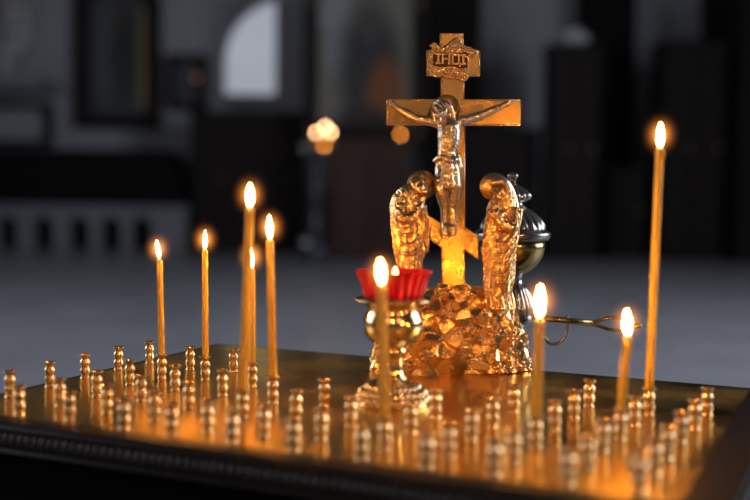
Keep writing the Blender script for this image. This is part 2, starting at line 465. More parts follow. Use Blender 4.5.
# low white arcade with dark recesses, black draped stand on it
D = 16.0
x0, x1, _, zt = rect(-40, 187, 206, 250, D, 1)
x0 = max(x0, -RX + .02)
ar = empty('arcaded_bench', ((x0 + x1) / 2, D, 0)); w = (x1 - x0) / 2
bm = bmesh.new()
us = [6, 42, 78, 110, 141, -30]; holes = sorted([P(u, 230, D).x - (x0 + x1) / 2 for u in us])
edges = [-w]; hw = .165; zh = zt - .17
for hx in holes:
    if hx - hw <= -w + .02: continue
    edges += [hx - hw, hx + hw]
edges.append(w)
for i in range(0, len(edges), 2): add_box(bm, edges[i], edges[i + 1], 0, .35, 0, zt - .08)
for i in range(1, len(edges) - 1, 2):
    xa, xb = edges[i], edges[i + 1]; r = (xb - xa) / 2; cx = (xa + xb) / 2; n = 10
    pl = [(cx - r * math.cos(PI * k / n), zh - r + r * math.sin(PI * k / n)) for k in range(n + 1)]
    for p, q in zip(pl, pl[1:]): prism_bm(bm, [(p[0], zt - .08), p, q, (q[0], zt - .08)], 0, .35)
add_box(bm, -w - .03, w + .03, -.05, .45, zt - .08, zt, .01)
link('arcade_front', from_bm(bm, False), M_stone, ar)
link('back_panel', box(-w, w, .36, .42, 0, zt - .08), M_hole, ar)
tag(ar, 'low white stone bench front pierced by a row of dark arches', 'bench')
x0b, x1b, z0b, z1b = rect(-60, 188, 150, 206, D, 1)
x0b = max(x0b, -RX + .05)
bm = bmesh.new()
prism_bm(bm, [(x0b, zt), (x1b, zt), (x1b - .02, zt + .18), (x1b - .28, z1b), (x0b, z1b)], D + .02, D + .9)
for k in range(14):
    xk = x0b + .2 + k * (x1b - x0b - .6) / 14
    tube_bm(bm, [(xk, D + .02, zt + .01), (xk + .02, D + .02, z1b - .02)], .03, 8)
dr = link('draped_chest', from_bm(bm, False), M_dark)
tag(dr, 'long low chest under black cloth standing on the white arcaded bench', 'chest')

cabinet('choir_stall', 190, 300, 112, 15.9, .7, M_wood, 'wide dark wooden choir stall under the bright arched window', 'cabinet', 3)
cabinet('icon_stand', 331, 412, 139, 14.6, .5, M_wood_red, 'red brown wooden lectern cabinet below the large rectangular icon', 'cabinet', 2)
cabinet('dark_wardrobe', 546, 602, 44, 15.0, .6, M_wood, 'narrow tall dark cabinet with pale bundle lying on top', 'cabinet', 2)
cabinet('vestment_cupboard', 659, 728, 40, 15.2, .7, M_wood, 'broad tall dark cupboard behind the tallest candle', 'cabinet', 2)
cabinet('black_pew', 434, 540, 128, 15.4, .7, M_wood, 'dark wooden pew front standing behind the cross', 'pew', 3)
cabinet('prayer_desk', 606, 648, 166, 15.6, .5, M_wood, 'low dark prayer desk between the tall cabinet and the broad cupboard', 'desk', 1)
cabinet('tall_screen', 736, 800, -20, 15.0, .5, M_wood, 'tall dark screen panel at the edge of the far wall', 'screen', 1)
cabinet('side_chest', 418, 431, 150, 14.9, .4, M_wood, 'narrow dark chest between the red brown lectern and the pew', 'chest', 1)
# dark pillar and pale bundle
a = P(604, 250, 14.9); b = P(660, 250, 14.9)
p_ = struct(link('pillar', box(a.x, b.x, 16.6, 17.4, 0, HT, .03), M_dark)); p_.name = 'wall_pier'
for nm, (u0, u1) in (('wall_pier', (426, 478)), ('wall_pier', (703, 800))):
    a = P(u0, 250, 16.9); b = P(u1, 250, 16.9)
    struct(link(nm, box(a.x, min(b.x, RX), 16.9, 17.4, 0, HT, .02), M_wood))
q = P(574, 44, 15.3)
bm = bmesh.new(); ellipsoid_bm(bm, (0, 0, .10), (.16, .14, .11)); ellipsoid_bm(bm, (.09, .0, .08), (.13, .11, .08))
me = remesh(bm, .012, 3); displace(me, lambda c: .012 * math.sin(c.x * 60 + 4 * math.sin(c.z * 30)))
tag(link('cloth_bundle', me, mat('white_linen', (.7, .7, .72), .9), None, (q.x, 15.3, q.z - .0)), 'pale white bundle of folded linen on top of the narrow tall cabinet', 'cloth')

# tall silver floor candle stand with three lit candles
D = 13.4
ft = P(315, 262, D)
st = empty('floor_candle_stand', (ft.x, D, 0))
hz = P(315, 150, D).z
link('base', lathe([(0, 0), (.17, 0), (.17, .03), (.10, .06), (.09, .10), (.14, .16), (.155, .22), (.12, .29), (.05, .33), (0, .33)], 28), M_pewter, st)
link('pole', lathe([(0, .3), (.055, .32), (.045, .4), (.07, .44), (.05, .48), (.05, hz * .6), (.085, hz * .62), (.05, hz * .66), (.045, hz * .86), (.09, hz * .9), (.05, hz * .93), (0, hz)], 24), M_pewter, st)
link('tray', lathe([(0, hz - .03), (.15, hz - .02), (.19, hz + .02), (.185, hz + .03), (.14, hz - .005), (0, hz - .005)], 32), M_pewter, st)
bm = bmesh.new(); ellipsoid_bm(bm, (-.13, -.1, hz + .02), (.06, .06, .06), seg=16); link('glint_ball', from_bm(bm), M_silver, st)  # added silver ball standing in for an out-of-focus highlight by the tray
bm = bmesh.new(); ellipsoid_bm(bm, (-.12, -.12, .30), (.07, .07, .07), seg=16); link('foot_glint_ball', from_bm(bm), M_silver, st)  # second added ball, for the blurred highlight near the base
tag(st, 'tall silver floor candle stand beside the red brown lectern', 'candle stand')

def flame_mesh(h, w, n=12):
    prof = [(0, 0), (.30, .04), (.55, .12), (.82, .24), (.98, .36), (1, .44), (.92, .56), (.74, .70), (.50, .83), (.24, .94), (0, 1)]
    return lathe([(r * w / 2, z * h) for r, z in prof], n)
def far_candle(u, v, D, label, zbase, r=.012, fw=.03, fh=.045, em=M_flame):
    p = P(u, v, D); h = p.z - fh * .3 - zbase
    c = empty('candle', (p.x, D, zbase))
    link('wax_body', lathe([(0, 0), (r, 0), (r * .95, h - .01), (0, h)], 12), M_wax, c)
    f = link('flame', flame_mesh(fh, fw), em, c, (0, 0, h + .004))
    link('wick', lathe([(0, h - .005), (.003, h), (.002, h + .02), (0, h + .02)], 6), M_wick, c)
    tag(c, label, 'candle', 'distant lit candles')
def dim_flame(name, s, col):
    m = bpy.data.materials.new(name); m.use_nodes = True; nt = m.node_tree; nt.nodes.clear()
    o = nt.nodes.new('ShaderNodeOutputMaterial'); e = nt.nodes.new('ShaderNodeEmission'); e.inputs[0].default_value = (*col, 1); e.inputs[1].default_value = s
    nt.links.new(e.outputs[0], o.inputs[0]); return m
M_far = dim_flame('distant_flame', 42, (1, .55, .26))
M_far_o = dim_flame('oil_lamp_flame', 20, (1, .30, .03))
far_candle(316, 133.5, 13.4, 'distant lit candle, lowest of three on the silver floor stand', hz, em=M_far)
far_candle(325.5, 128, 13.42, 'distant lit candle, tallest of three on the silver floor stand', hz, em=M_far)
far_candle(331, 133.5, 13.38, 'distant lit candle on the stand, on the side near the red brown lectern', hz, em=M_far)
def oil_lamp(u, v, D, zb, label):
    p = P(u, v, D); c = empty('oil_lamp', (p.x, D, zb)); h = p.z - zb - .03
    link('lamp_stem', lathe([(0, 0), (.05, 0), (.012, .015), (.012, max(h - .06, .02)), (.04, h - .03), (.045, h), (0, h - .005)], 16), M_silver, c)
    link('flame', flame_mesh(.048, .036), M_far_o, c, (0, 0, h))
    tag(c, label, 'lamp')
oil_lamp(400.5, 134, 14.85, P(400, 139, 14.6).z, 'orange glowing oil lamp on the red brown lectern below the crossbar')
oil_lamp(324, 146, 13.3, hz - .03, 'dim orange oil lamp among the candles of the silver floor stand')

# ------------------------------------------------------------------ the memorial table
tx0, tx1, ty0, ty1 = -.675, -.064, .618, 1.042
table = empty('memorial_table', (0, 0, 0), -YAW)
ix0, ix1, iy0, iy1 = -.667, -.0925, .632, 1.034
link('brass_top', box(ix0, ix1, iy0, iy1, TZ - .004, TZ), M_plate, table)
bm = bmesh.new()
add_box(bm, tx0, tx1, ty0, iy0, TZ - .022, TZ - .0008); add_box(bm, tx0, tx1, iy1, ty1, TZ - .022, TZ - .0008)
add_box(bm, tx0, ix0, iy0, iy1, TZ - .022, TZ - .0008); add_box(bm, ix1, tx1, iy0, iy1, TZ - .022, TZ + .0004)
link('frame', from_bm(bm, False), M_frame, table)
bm = bmesh.new()
n = 84
for i in range(n):
    x = tx0 + .004 + (tx1 - tx0 - .008) * (i + .5) / n
    ellipsoid_bm(bm, (x, ty0 - .001, TZ - .013), (.0031, .0030, .0058), Matrix.Rotation(.45, 3, 'Y'), 8)
add_box(bm, tx0, tx1, ty0 - .004, ty0, TZ - .023, TZ - .0205, .0008); add_box(bm, tx0, tx1, ty0 - .003, ty0, TZ - .0055, TZ - .003, .0008)
link('carved_border', from_bm(bm), M_orn, table)
bm = bmesh.new()
for i in range(58):
    y = ty0 + .004 + (ty1 - ty0 - .008) * (i + .5) / 58
    ellipsoid_bm(bm, (tx1 + .001, y, TZ - .013), (.0030, .0031, .0058), Matrix.Rotation(.45, 3, 'X'), 8)
link('carved_border', from_bm(bm), M_orn, table)
bm = bmesh.new()
add_box(bm, tx0 + .012, tx1 - .012, ty0 + .012, ty1 - .012, TZ - .034, TZ - .022); add_box(bm, tx0 + .01, tx1 + .11, ty0 + .012, ty1 + .03, .08, TZ - .034, .002)
add_box(bm, tx0, tx1 + .12, ty0, ty1 + .04, 0, .08)
link('cabinet', from_bm(bm, False), M_black, table)
for i in range(2):
    a = tx0 + .05 + i * .26; link('door', box(a, a + .25, ty0 + .006, ty0 + .013, .12, TZ - .06, .003), M_black, table)
tag(table, 'black cabinet table with mirror brass top and carved dark border under the candles', 'table')
# small bracket behind, for the censer
g = P(512, 378, 1.12)
link('rear_shelf', box(-.028, .016, -.055, .030, -.008, -.001), M_frame, table)
sh = bpy.data.objects['rear_shelf']; sh.parent = table
ct = RZ.inverted() @ Vector((g.x, 1.12, 0)); sh.location = (ct.x, ct.y + .004, TZ)
sh.rotation_euler = (0, 0, YAW)

# ------------------------------------------------------------------ candle sockets on their grid
prof = [(0, 0), (4.6, 0), (4.7, .5), (3.9, 1.0), (3.6, 2.0), (3.9, 3.4), (4.6, 5.0), (4.9, 6.6), (4.6, 8.2), (4.0, 9.8), (3.8, 10.8), (4.0, 11.8),
        (4.7, 13.4), (5.0, 14.8), (4.6, 16.2), (3.6, 17.9), (3.4, 18.9), (3.9, 20.2), (5.2, 21.6), (5.7, 22.0), (5.6, 22.5), (5.0, 22.4), (4.0, 21.0), (3.6, 19.8), (3.5, 16), (0, 15.6)]
H_ME = lathe([(r, z) for r, z in prof], 28, s=.001); H_ME.materials.append(M_holder)
# where the rims stand in the frame: columns from the left, each from the front row backwards; 0 = no socket there
TOPS = [[(-22, 377), (10, 371), (50, 362), (85, 354.5), (118, 347), (149.7, 341.5)],
        [(19.5, 386), (60, 379), (96.7, 371), (130, 360.7), (162, 354.5), (190.3, 347)],
        [(69.6, 391), (107, 385), (141.5, 375), (175.5, 365.5), (205.5, 356.4), (233.6, 349)],
        [(118, 401), (155, 392), (189, 381.6), (222.8, 370), (252.8, 362), 0],
        [(172, 404), (208, 401.5), (243, 389.5), (273, 376.5), 0, 0],
        [(231, 412), (264, 406), (296, 390.4), (324.7, 379), 0, 0],
        [(290, 420), (321.6, 409), (351, 397), 0, 0, 0],
        [(358, 428), (385, 417.6), (411, 403), (436, 390), 0, 0],
        [(423, 436), (449, 424), (472, 409.6), (493.5, 398), (514, 385), 0],
        [(494.5, 440), (514, 430), (536, 415.6), (555, 401), (574, 390.4), (589.3, 380)],
        [(568, 449), (588, 436), (603, 420), (620.5, 409), (635, 396.8), (649, 387.6)],
        [(640, 455), (655, 440), (667.5, 426), (681, 412), (695, 400), (707.5, 388)]]
ordn = ['first', 'second', 'third', 'fourth', 'fifth', 'sixth', 'seventh', 'eighth', 'ninth', 'tenth', 'eleventh', 'twelfth']
rown = ['front row', 'second row', 'third row', 'fourth row', 'fifth row', 'back row']
lit = {(1, 4), (2, 4), (4, 2), (3, 4), (4, 3), (7, 1), (9, 2), (10, 3), (10, 5)}
slot = {}
def on_table(u, v, h):
    d = RT @ Vector((u - 375, 250 - v, -F)); t = (CH - h) / -d.z
    return d.x * t, d.y * t
for j in range(6):
    kk = 0
    for k in range(12):
        if not TOPS[k][j]: continue
        x, y = on_table(*TOPS[k][j], .0222)
        x = max(x, -.6605); y = max(y, .6385)
        p = T(x, y, 0)
        h_ = bpy.data.objects.new('candle_socket', H_ME); COL.objects.link(h_)
        h_.location = p; h_.rotation_euler = (random.uniform(-.015, .015), random.uniform(-.015, .015), random.uniform(0, 6))
        s_ = ordn[kk] + ' from the left in the ' + rown[j]
        if (k, j) in lit: tag(h_, 'brass candle socket holding a lit candle, ' + s_, 'candle holder', 'brass candle sockets on the table')
        else: tag(h_, 'empty turned brass candle socket, ' + s_, 'candle holder', 'brass candle sockets on the table')
        slot[(k, j)] = p; kk += 1

# ------------------------------------------------------------------ lit candles in the sockets
def candle(key, top, ftop, r, label, fw=.0088, bow=0.0, base=None):
    fw *= .58; r *= .93
    p = slot[key].copy(); b = p + Vector((0, 0, .0168))
    D = p.y
    tp = P(top[0], top[1], D)
    c = empty('candle', b)
    d = tp - b; L = d.length
    bm = bmesh.new()
    path = []; rad = []
    n = 16
    for i in range(n + 1):
        t = i / n
        path.append(d * t + Vector((bow * math.sin(PI * t), 0, 0)))
        rad.append(r * (1.06 - .10 * t) * (1 + .03 * math.sin(i * 2.3 + L * 90)))
    path.append(d * (1 + .0009 / L)); rad.append(r * .72)
    rad[0] = min(rad[0], .0029); 
    tube_bm(bm, path, rad, 18)
    for q in range(3):         # small runs of melted wax under the rim
        a = random.uniform(0, 6.28); hh = random.uniform(.004, .014)
        ex = Vector((math.cos(a), math.sin(a), 0)) * r * .86
        tube_bm(bm, [d + ex + Vector((0, 0, -.0005)), d + ex * 1.06 + Vector((0, 0, -hh * .6)), d + ex * 1.04 + Vector((0, 0, -hh))], [.0006, .0009, .0005], 6)
    link('wax_body', from_bm(bm), M_wax, c)
    fh = (P(ftop[0], ftop[1], D).z - tp.z) * .90
    bm = bmesh.new(); tube_bm(bm, [d, d + Vector((.0002, 0, .003)), d + Vector((.0011, 0, .0056))], [.0005, .0005, .0003], 6)
    link('wick', from_bm(bm), M_wick, c)
    fl = link('flame', flame_mesh(fh - .001, fw, 14), M_flame, c, d + Vector((0, 0, .0012)))
    sx = (ftop[0] - top[0]) * D / F
    fl.data.transform(Matrix(((1, 0, sx / fh, 0), (0, 1, 0, 0), (0, 0, 1, 0), (0, 0, 0, 1))))
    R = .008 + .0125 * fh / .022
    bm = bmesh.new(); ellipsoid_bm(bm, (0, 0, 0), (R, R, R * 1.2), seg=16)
    link('flame_bloom', from_bm(bm), M_bloom, fl, (sx * .5, 0, fh * .5))  # added glow volume standing in for bloom round the flame
    tag(c, label, 'candle', 'lit amber candles on the table')
candle((1, 4), (159.5, 260), (156.5, 238), .0031, 'slim lit amber candle standing nearest the far left corner of the table', .0075)
candle((2, 4), (205, 251), (205, 228), .0031, 'slim upright lit amber candle between the leftmost candle and the close group', .0072)
candle((4, 2), (250, 209), (250, 181), .0038, 'tall lit amber candle leaning beside two shorter ones, tallest of that close group', .0088)
candle((3, 4), (252.5, 270), (251, 243), .0030, 'lit amber candle with the lowest flame in the close group of three', .0066)
candle((4, 3), (270, 241), (269, 213), .0036, 'lit amber candle on the side of the close group of three nearest the cross', .0082)
candle((7, 1), (381.5, 286), (380, 257), .0035, 'lit amber candle burning directly in front of the red glass cup', .0088)
candle((9, 2), (539.5, 319), (540, 282), .0037, 'thick lit amber candle standing in front of the metal rock base', .0092)
candle((10, 3), (627.5, 337), (626, 307), .0033, 'short leaning lit amber candle in front of the ladle handle', .0090)
candle((10, 5), (660, 149.5), (660, 120), .0036, 'very tall lit amber candle standing alone, the tallest on the table', .0090)

# ------------------------------------------------------------------ crucifix
cb = P(453, 374, 1.055); cb.z = TZ
cross = empty('altar_crucifix', (cb.x - .0005, 1.055, TZ))
cross.rotation_euler = (0, math.radians(-.8), math.radians(8)); cross.scale = (1.015, 1.0, .993)
mmpx = .981
def cx(u): return (u - 453) * mmpx
def cz(v): return 180 - (v - 189) * mmpx
def mm(bm, smooth=False, bevel=0):
    if bevel: bmesh.ops.recalc_face_normals(bm, faces=bm.faces); bmesh.ops.bevel(bm, geom=list(bm.edges), offset=bevel, segments=2, affect='EDGES')
    me = from_bm(bm, smooth); scale_me(me); return me
po = [(-11, cz(292)), (11.5, cz(292)), (11.5, cz(249)), (25, cz(259)), (25, cz(235.7)), (12, cz(226)), (11.5, cz(124.5)), (66.5, cz(124.5)), (66.5, cz(98)), (10.5, cz(98.5)),
      (10.5, cz(75.5)), (26, cz(75.5)), (26, cz(50.3)), (9.8, cz(50.3)), (9.8, cz(33.5)), (-13, cz(33.5)), (-13, cz(50.3)), (-26, cz(50.3)), (-26, cz(75.5)), (-12, cz(75.5)),
      (-12, cz(98.5)), (-64.5, cz(99)), (-64.5, cz(124.5)), (-12, cz(124.5)), (-12, cz(222)), (-23.5, cz(215)), (-23.5, cz(237.5)), (-11, cz(247))]
bm = bmesh.new(); prism_bm(bm, po, -2.5, 2.5)
crs = link('cross_body', mm(bm, False, .5), M_gold, cross)
# raised edging bead around the cross face
bm = bmesh.new(); pts = [(x, -2.4, z) for x, z in po]
ins = []
for i in range(len(po)):
    p0 = Vector(po[i - 1]); p1 = Vector(po[i]); p2 = Vector(po[(i + 1) % len(po)])
    d1 = (p1 - p0).normalized(); d2 = (p2 - p1).normalized()
    n1 = Vector((-d1.y, d1.x)); n2 = Vector((-d2.y, d2.x)); nn = n1 + n2
    nn = nn / max(.3, nn.dot(n1)); q = p1 + nn * .8; ins.append((q.x, -2.5, q.y))
for i in range(len(ins)): tube_bm(bm, [ins[i - 1], ins[i]], .45, 6)
link('edge_bead', mm(bm, True), M_cast, crs)
# title plaque: scroll with raised letters
bm = bmesh.new()
pl = [(cx(u), cz(v)) for u, v in [(429, 74), (431, 46), (435, 44), (440, 48), (446, 45), (452, 39), (457, 37.5), (461, 45), (468, 47), (473, 48.5), (476, 50), (474, 54), (469, 60), (467, 68), (468, 76), (463, 80.5), (456, 78), (447, 75), (438, 77)]]
prism_bm(bm, pl, -5.5, -2.0)
me = remesh(bm, .5, 3)
displace(me, lambda c: 1.0 * noise.noise(c * .30) + .5 * noise.noise(c * .8))
scale_me(me); plq = link('title_plaque', me, M_cast, cross)
for pts in ([(429, 47), (433, 44), (437, 48), (434, 53), (430, 50)], [(430, 72), (434, 76), (440, 74), (447, 77), (456, 77), (463, 80), (466, 75), (461, 72)],
            [(438, 51), (446, 47), (452, 41), (457, 39), (460, 45), (465, 49), (472, 50), (475, 53), (471, 57), (467, 54)], [(430, 66), (440, 68), (450, 67), (460, 70), (466, 71)], [(431, 54), (440, 55), (450, 54), (462, 56), (467, 57)]):
    bm = bmesh.new(); tube_bm(bm, smooth_path([(cx(u), -6.0, cz(v)) for u, v in pts], 5), 1.15, 8)
    link('scroll_edge', mm(bm, True), M_cast, plq)
tcu = bpy.data.curves.new('letters', 'FONT'); tcu.body = 'ІНЦІ'; tcu.size = 13; tcu.extrude = .6; tcu.offset = .35; tcu.align_x = 'CENTER'; tcu.space_character = .95
to = bpy.data.objects.new('tmp', tcu); COL.objects.link(to)
dg = bpy.context.evaluated_depsgraph_get(); dg.update()
tm = bpy.data.meshes.new_from_object(to.evaluated_get(dg)); bpy.data.objects.remove(to)
xs_ = [v.co.x for v in tm.vertices]; ys_ = [v.co.y for v in tm.vertices]
for v in tm.vertices:
    fx = (v.co.x - min(xs_)) / (max(xs_) - min(xs_)); fz = (v.co.y - min(ys_)) / (max(ys_) - min(ys_))
    v.co = Vector((cx(434) + fx * (cx(464) - cx(434)), -7.1 - v.co.z * 1.6, cz(66.5) + fz * 12.6 - fx * .8))
bm = bmesh.new(); add_box(bm, cx(432), cx(466), -6.4, -3, cz(68), cz(53))
link('letter_panel', mm(bm, False, .3), M_bronze, plq)
scale_me(tm); tm.materials.clear()
link('lettering', tm, M_cast, plq)
# crucified figure: one continuous body
OX = -2.2
def V(u, v, y): return Vector((cx(u) + OX, y, cz(v)))
bm = bmesh.new()
def limb(pts, rad, k=4, n=12):
    P_ = smooth_path(pts, k); R_ = []
    for i in range(len(P_)):
        t = i / k; a = min(int(t), len(rad) - 2); f = t - a; R_.append(rad[a] * (1 - f) + rad[a + 1] * f)
    tube_bm(bm, P_, R_, n)
limb([V(448, 118, -8), V(449, 126, -9), V(449, 138, -9.5), V(447, 150, -9), V(447, 160, -9), V(447, 168, -9)], [6, 11, 11, 8.6, 9.2, 8], n=18)
for sg, sh_, el, wr_, hd in ((-1, V(439, 122, -8), V(417, 117.5, -6), V(399, 107, -4.5), V(393, 103, -4.5)), (1, V(459, 121, -8), V(484, 113.5, -6), V(503, 105, -4.5), V(510, 102, -4.5))):
    limb([V(448, 123, -8), sh_, sh_.lerp(el, .4), el, el.lerp(wr_, .4), wr_, hd], [6.5, 5.8, 5.0, 4.0, 4.2, 2.7, 3.3])
    dr_ = (hd - wr_).normalized(); pn = Vector((-dr_.z, 0, dr_.x)) * sg
    for fi, off in enumerate((-1.5, -.5, .5, 1.5)):
        b0 = hd + pn * off; L_ = (4.2, 5.0, 4.7, 3.8)[fi]
        limb([b0, b0 + dr_ * L_ * .55 + Vector((0, -.5, 0)), b0 + dr_ * L_ + Vector((0, -1.8, -.5))], [.85, .75, .6], 2, 6)
    limb([hd - dr_ * 2, hd + pn * 2.6 + dr_ * .2, hd + pn * 3.0 + dr_ * 2 + Vector((0, -1, 0))], [.9, .75, .55], 2, 6)
limb([V(449, 121, -9), V(445, 119, -11), V(442, 116, -12)], [4, 3.4, 4])
ellipsoid_bm(bm, V(440.5, 112.5, -12.5), (6.8, 6.6, 8.4), Matrix.Rotation(.35, 3, 'Y'))
ellipsoid_bm(bm, V(438.5, 114.5, -19), (1.1, 1.6, 2.2), Matrix.Rotation(.35, 3, 'Y'), 10)      # nose
for du in (-2.4, 2.2): ellipsoid_bm(bm, V(440.2 + du, 111 + du * .3, -17.6), (1.3, .9, .8), None, 10)       # closed eyes
ellipsoid_bm(bm, V(437.3, 118, -17.6), (1.8, 1.0, .7), None, 10); ellipsoid_bm(bm, V(437.2, 121, -16), (3.4, 3.2, 4.2), Matrix.Rotation(.35, 3, 'Y'), 14)   # mouth, beard
for a_, b_, c_, d_ in ((V(443, 166, -9), V(440, 188, -15), V(445, 208, -10), V(445.5, 221, -8)), (V(451, 166, -9), V(454, 186, -14), V(453.5, 207, -9), V(453.5, 221, -8))):
    limb([a_, a_.lerp(b_, .5), b_, b_.lerp(c_, .5), c_, d_], [7.6, 7.0, 5.8, 5.4, 4.4, 3.6], n=14)
    limb([d_, d_ + Vector((0, -2.5, -6)), d_ + Vector((-.5, -4.5, -13))], [3.6, 3.8, 2.8])
    for t_ in range(5):
        q_ = d_ + Vector((-2.2 + t_ * 1.0, -4.6, -13)); limb([q_, q_ + Vector((0, -1, -2.6))], [.75, .55], 2, 6)
for k in range(5):
    for sg in (-1, 1):
        z_ = 134 + k * 3.2; limb([V(449 + sg * 1.5, z_ - 1, -19.3), V(449 + sg * 6, z_, -17.5), V(449 + sg * 9.5, z_ + 3, -12)], [.5, .9, .6], 3, 6)
me = remesh(bm, .55, 2)
displace(me, lambda c: .35 * noise.noise(c * .35))
scale_me(me); corp = link('crucified_figure', me, M_fig, cross)
corp['label'] = 'cool-light-tinted cast figure with outstretched arms and wrapped hips'
bm = bmesh.new()
N = 40
def section_body(bm, secs, nfold=11, amp=.10, n=64, seed=0., twist=.0, cap=True):
    """stack of (u, v, halfwidth mm, halfdepth mm, y) sections with drapery folds"""
    rings = []
    for s_, (u, v, hw_, hd_, yy) in enumerate(secs):
        t = s_ / (len(secs) - 1); ring = []
        for k in range(n):
            a = 2 * PI * k / n
            f = 1 + amp * (math.sin(nfold * a + twist * t + 1.6 * math.sin(3 * t + seed)) * .6 + .5 * math.sin((nfold * 1.7) // 1 * a + seed - 2.5 * t * twist)) * min(1, .25 + t * 1.3)
            ring.append(bm.verts.new((cx(u) + hw_ * f * math.cos(a), yy + hd_ * f * math.sin(a), cz(v))))
        rings.append(ring)
    for A, B in zip(rings, rings[1:]):
        for k in range(n): bm.faces.new((A[k], A[(k + 1) % n], B[(k + 1) % n], B[k]))
    if cap: bm.faces.new(rings[0][::-1]); bm.faces.new(rings[-1])
def interp(keys, k=6):
    """Catmull-Rom through tuples"""
    out = []
    for i in range(len(keys) - 1):
        p0, p1, p2, p3 = keys[max(i - 1, 0)], keys[i], keys[i + 1], keys[min(i + 2, len(keys) - 1)]
        for j in range(k):
            t = j / k
            out.append(tuple(.5 * (2 * b + (c - a) * t + (2 * a - 5 * b + 4 * c - d) * t * t + (3 * b - a - 3 * c + d) * t ** 3) for a, b, c, d in zip(p0, p1, p2, p3)))
    out.append(keys[-1]); return out
section_body(bm, interp([(447, 153, 9.5, 7.5, -9), (446.5, 158, 12, 9, -9.5), (446, 166, 11.5, 9.5, -10), (446, 178, 11.5, 9.5, -11), (446.5, 186, 11, 9, -12.5), (447, 189, 8, 6, -12)], 5), 9, .10, seed=1, twist=3)
limb([V(434, 160, -11), V(440, 156, -18), V(449, 160, -19), V(458, 157, -14)], [2.4, 2.8, 2.8, 2.2], n=10)
limb([V(456, 158, -14), V(459, 168, -13), V(458, 184, -11)], [3.5, 3.2, 2.0], n=10)
me = remesh(bm, .55, 1); displace(me, lambda c: .8 * noise.noise(Vector((c.x * .35, c.y * .35, c.z * .16))))
scale_me(me); link('loincloth', me, M_fig, corp)
bm = bmesh.new()
ellipsoid_bm(bm, V(442.5, 108.5, -10), (10.0, 7.6, 8.6), Matrix.Rotation(.4, 3, 'Y'))
limb([V(436, 107, -12), V(433.5, 115, -13), V(434.5, 124, -14)], [3.2, 2.8, 1.4]); limb([V(448, 107, -11), V(451.5, 115, -12), V(453, 124, -13)], [3.4, 3.2, 1.6])
me = remesh(bm, .6, 1); displace(me, lambda c: .7 * math.sin(c.x * 1.6 + c.z * .5 + c.y))
# keep the face free: hair pushed back where the face stands
scale_me(me)
for v_ in me.vertices:
    dx = v_.co.x * 1000 - cx(439.5) - 2.2; dz = v_.co.z * 1000 - cz(114.5)
    if v_.co.y * 1000 < -13 and dx * dx / 20 + dz * dz / 55 < 1: v_.co.y = -.0125
link('hair', me, M_fig, corp)
bm = bmesh.new()
lathe_bm(bm, [(0, -.5), (13, -.5), (13.6, 0), (13, .5), (0, .5)], 40)
me = from_bm(bm); me.transform(Matrix.Translation(V(448, 108, -4.2)) @ Matrix.Rotation(PI / 2, 4, 'X')); scale_me(me); link('halo', me, M_gold, corp)

OX = 0.0
# two mourning figures
def halo(parent, c, r, tilt=(0, 0), name='halo'):
    bm = bmesh.new(); lathe_bm(bm, [(0, -.5), (r - 2.2, -.5), (r - 1.8, -1.4), (r - .4, -1.4), (r, -.2), (r, .8), (0, .8)], 44)
    me = from_bm(bm); me.transform(Matrix.Translation(c) @ Matrix.Rotation(tilt[1], 4, 'Z') @ Matrix.Rotation(-PI / 2 + tilt[0], 4, 'X') @ Matrix.Rotation(PI, 4, 'X')); scale_me(me)
    return link(name, me, M_cast, parent)
def fold_noise(sc, amp):
    def f(c):
        q = Vector((c.x * .22, c.y * .22, c.z * .07)); return amp * (noise.noise(q * 1.0) + .8 * math.sin(5 * noise.noise(q * .6) * PI + c.x * .9) * .5) + amp * .35 * noise.noise(c * .9)
    return f
# left figure: bowed forward with a hand to the cheek
bm = bmesh.new()
section_body(bm, interp([(412, 182, 5, 6, -14), (407, 190, 12, 10, -14), (404.5, 203, 15, 12, -14), (404.5, 218, 15, 12, -14), (406.5, 235, 15, 12, -14), (408, 246, 15.5, 12, -14), (407, 262, 12.5, 11.5, -14), (406.5, 285, 12.5, 12, -14), (406, 300, 13, 12, -14)], 6), 9, .09, seed=2.2, twist=2.0)
ellipsoid_bm(bm, V(417, 188, -19), (6.8, 7.6, 7.8), Matrix.Rotation(-.5, 3, 'Y'))
ellipsoid_bm(bm, V(415, 184, -16), (8.6, 8.5, 8.4), Matrix.Rotation(-.5, 3, 'Y'))        # hood
ellipsoid_bm(bm, V(420.5, 191, -26.3), (1.2, 1.8, 2.4), None, 10)
for q in ((417.6, 187.5), (422.4, 188.4)): ellipsoid_bm(bm, V(q[0], q[1], -25.6), (1.5, .9, .8), None, 10)
ellipsoid_bm(bm, V(420.3, 195.4, -25), (1.9, 1, .7), None, 10)
limb([V(398, 196, -21), V(397, 214, -26), V(407, 215, -30), V(416, 203, -28)], [6, 6.2, 5, 3], n=14)
limb([V(416, 206, -27), V(417, 200, -28)], [2.6, 2.8])
for fi in range(4): limb([V(414.6 + fi * 1.5, 201, -28.5), V(415.6 + fi * 1.5, 197, -28.5), V(417 + fi * 1.4, 194.6, -27)], [.9, .8, .6], 2, 6)
limb([V(414, 203, -28), V(412, 199.5, -28), V(412.6, 196.5, -27)], [1, .85, .6], 2, 6)
limb([V(419, 204, -20), V(421, 220, -20), V(423, 236, -18), V(423, 250, -16)], [3.5, 4.5, 4.2, 2.5], n=12)
for k in range(5):                                                      # looping folds across the back
    limb([V(391.5 + k, 206 + 9 * k, -14), V(396 + k, 214 + 9 * k, -24), V(405 + k, 214 + 9 * k, -27), V(414, 206 + 9 * k, -25)], [.8, 1.5, 1.5, .7], 5, 8)
me = remesh(bm, .6, 1); displace(me, fold_noise(1, .9)); scale_me(me)
mf = link('mourning_figure', me, M_cast, cross); mf['label'] = 'haloed robed figure bowing with hand at cheek'
halo(mf, V(420, 184, -10.5), 14.6, (.15, .1))
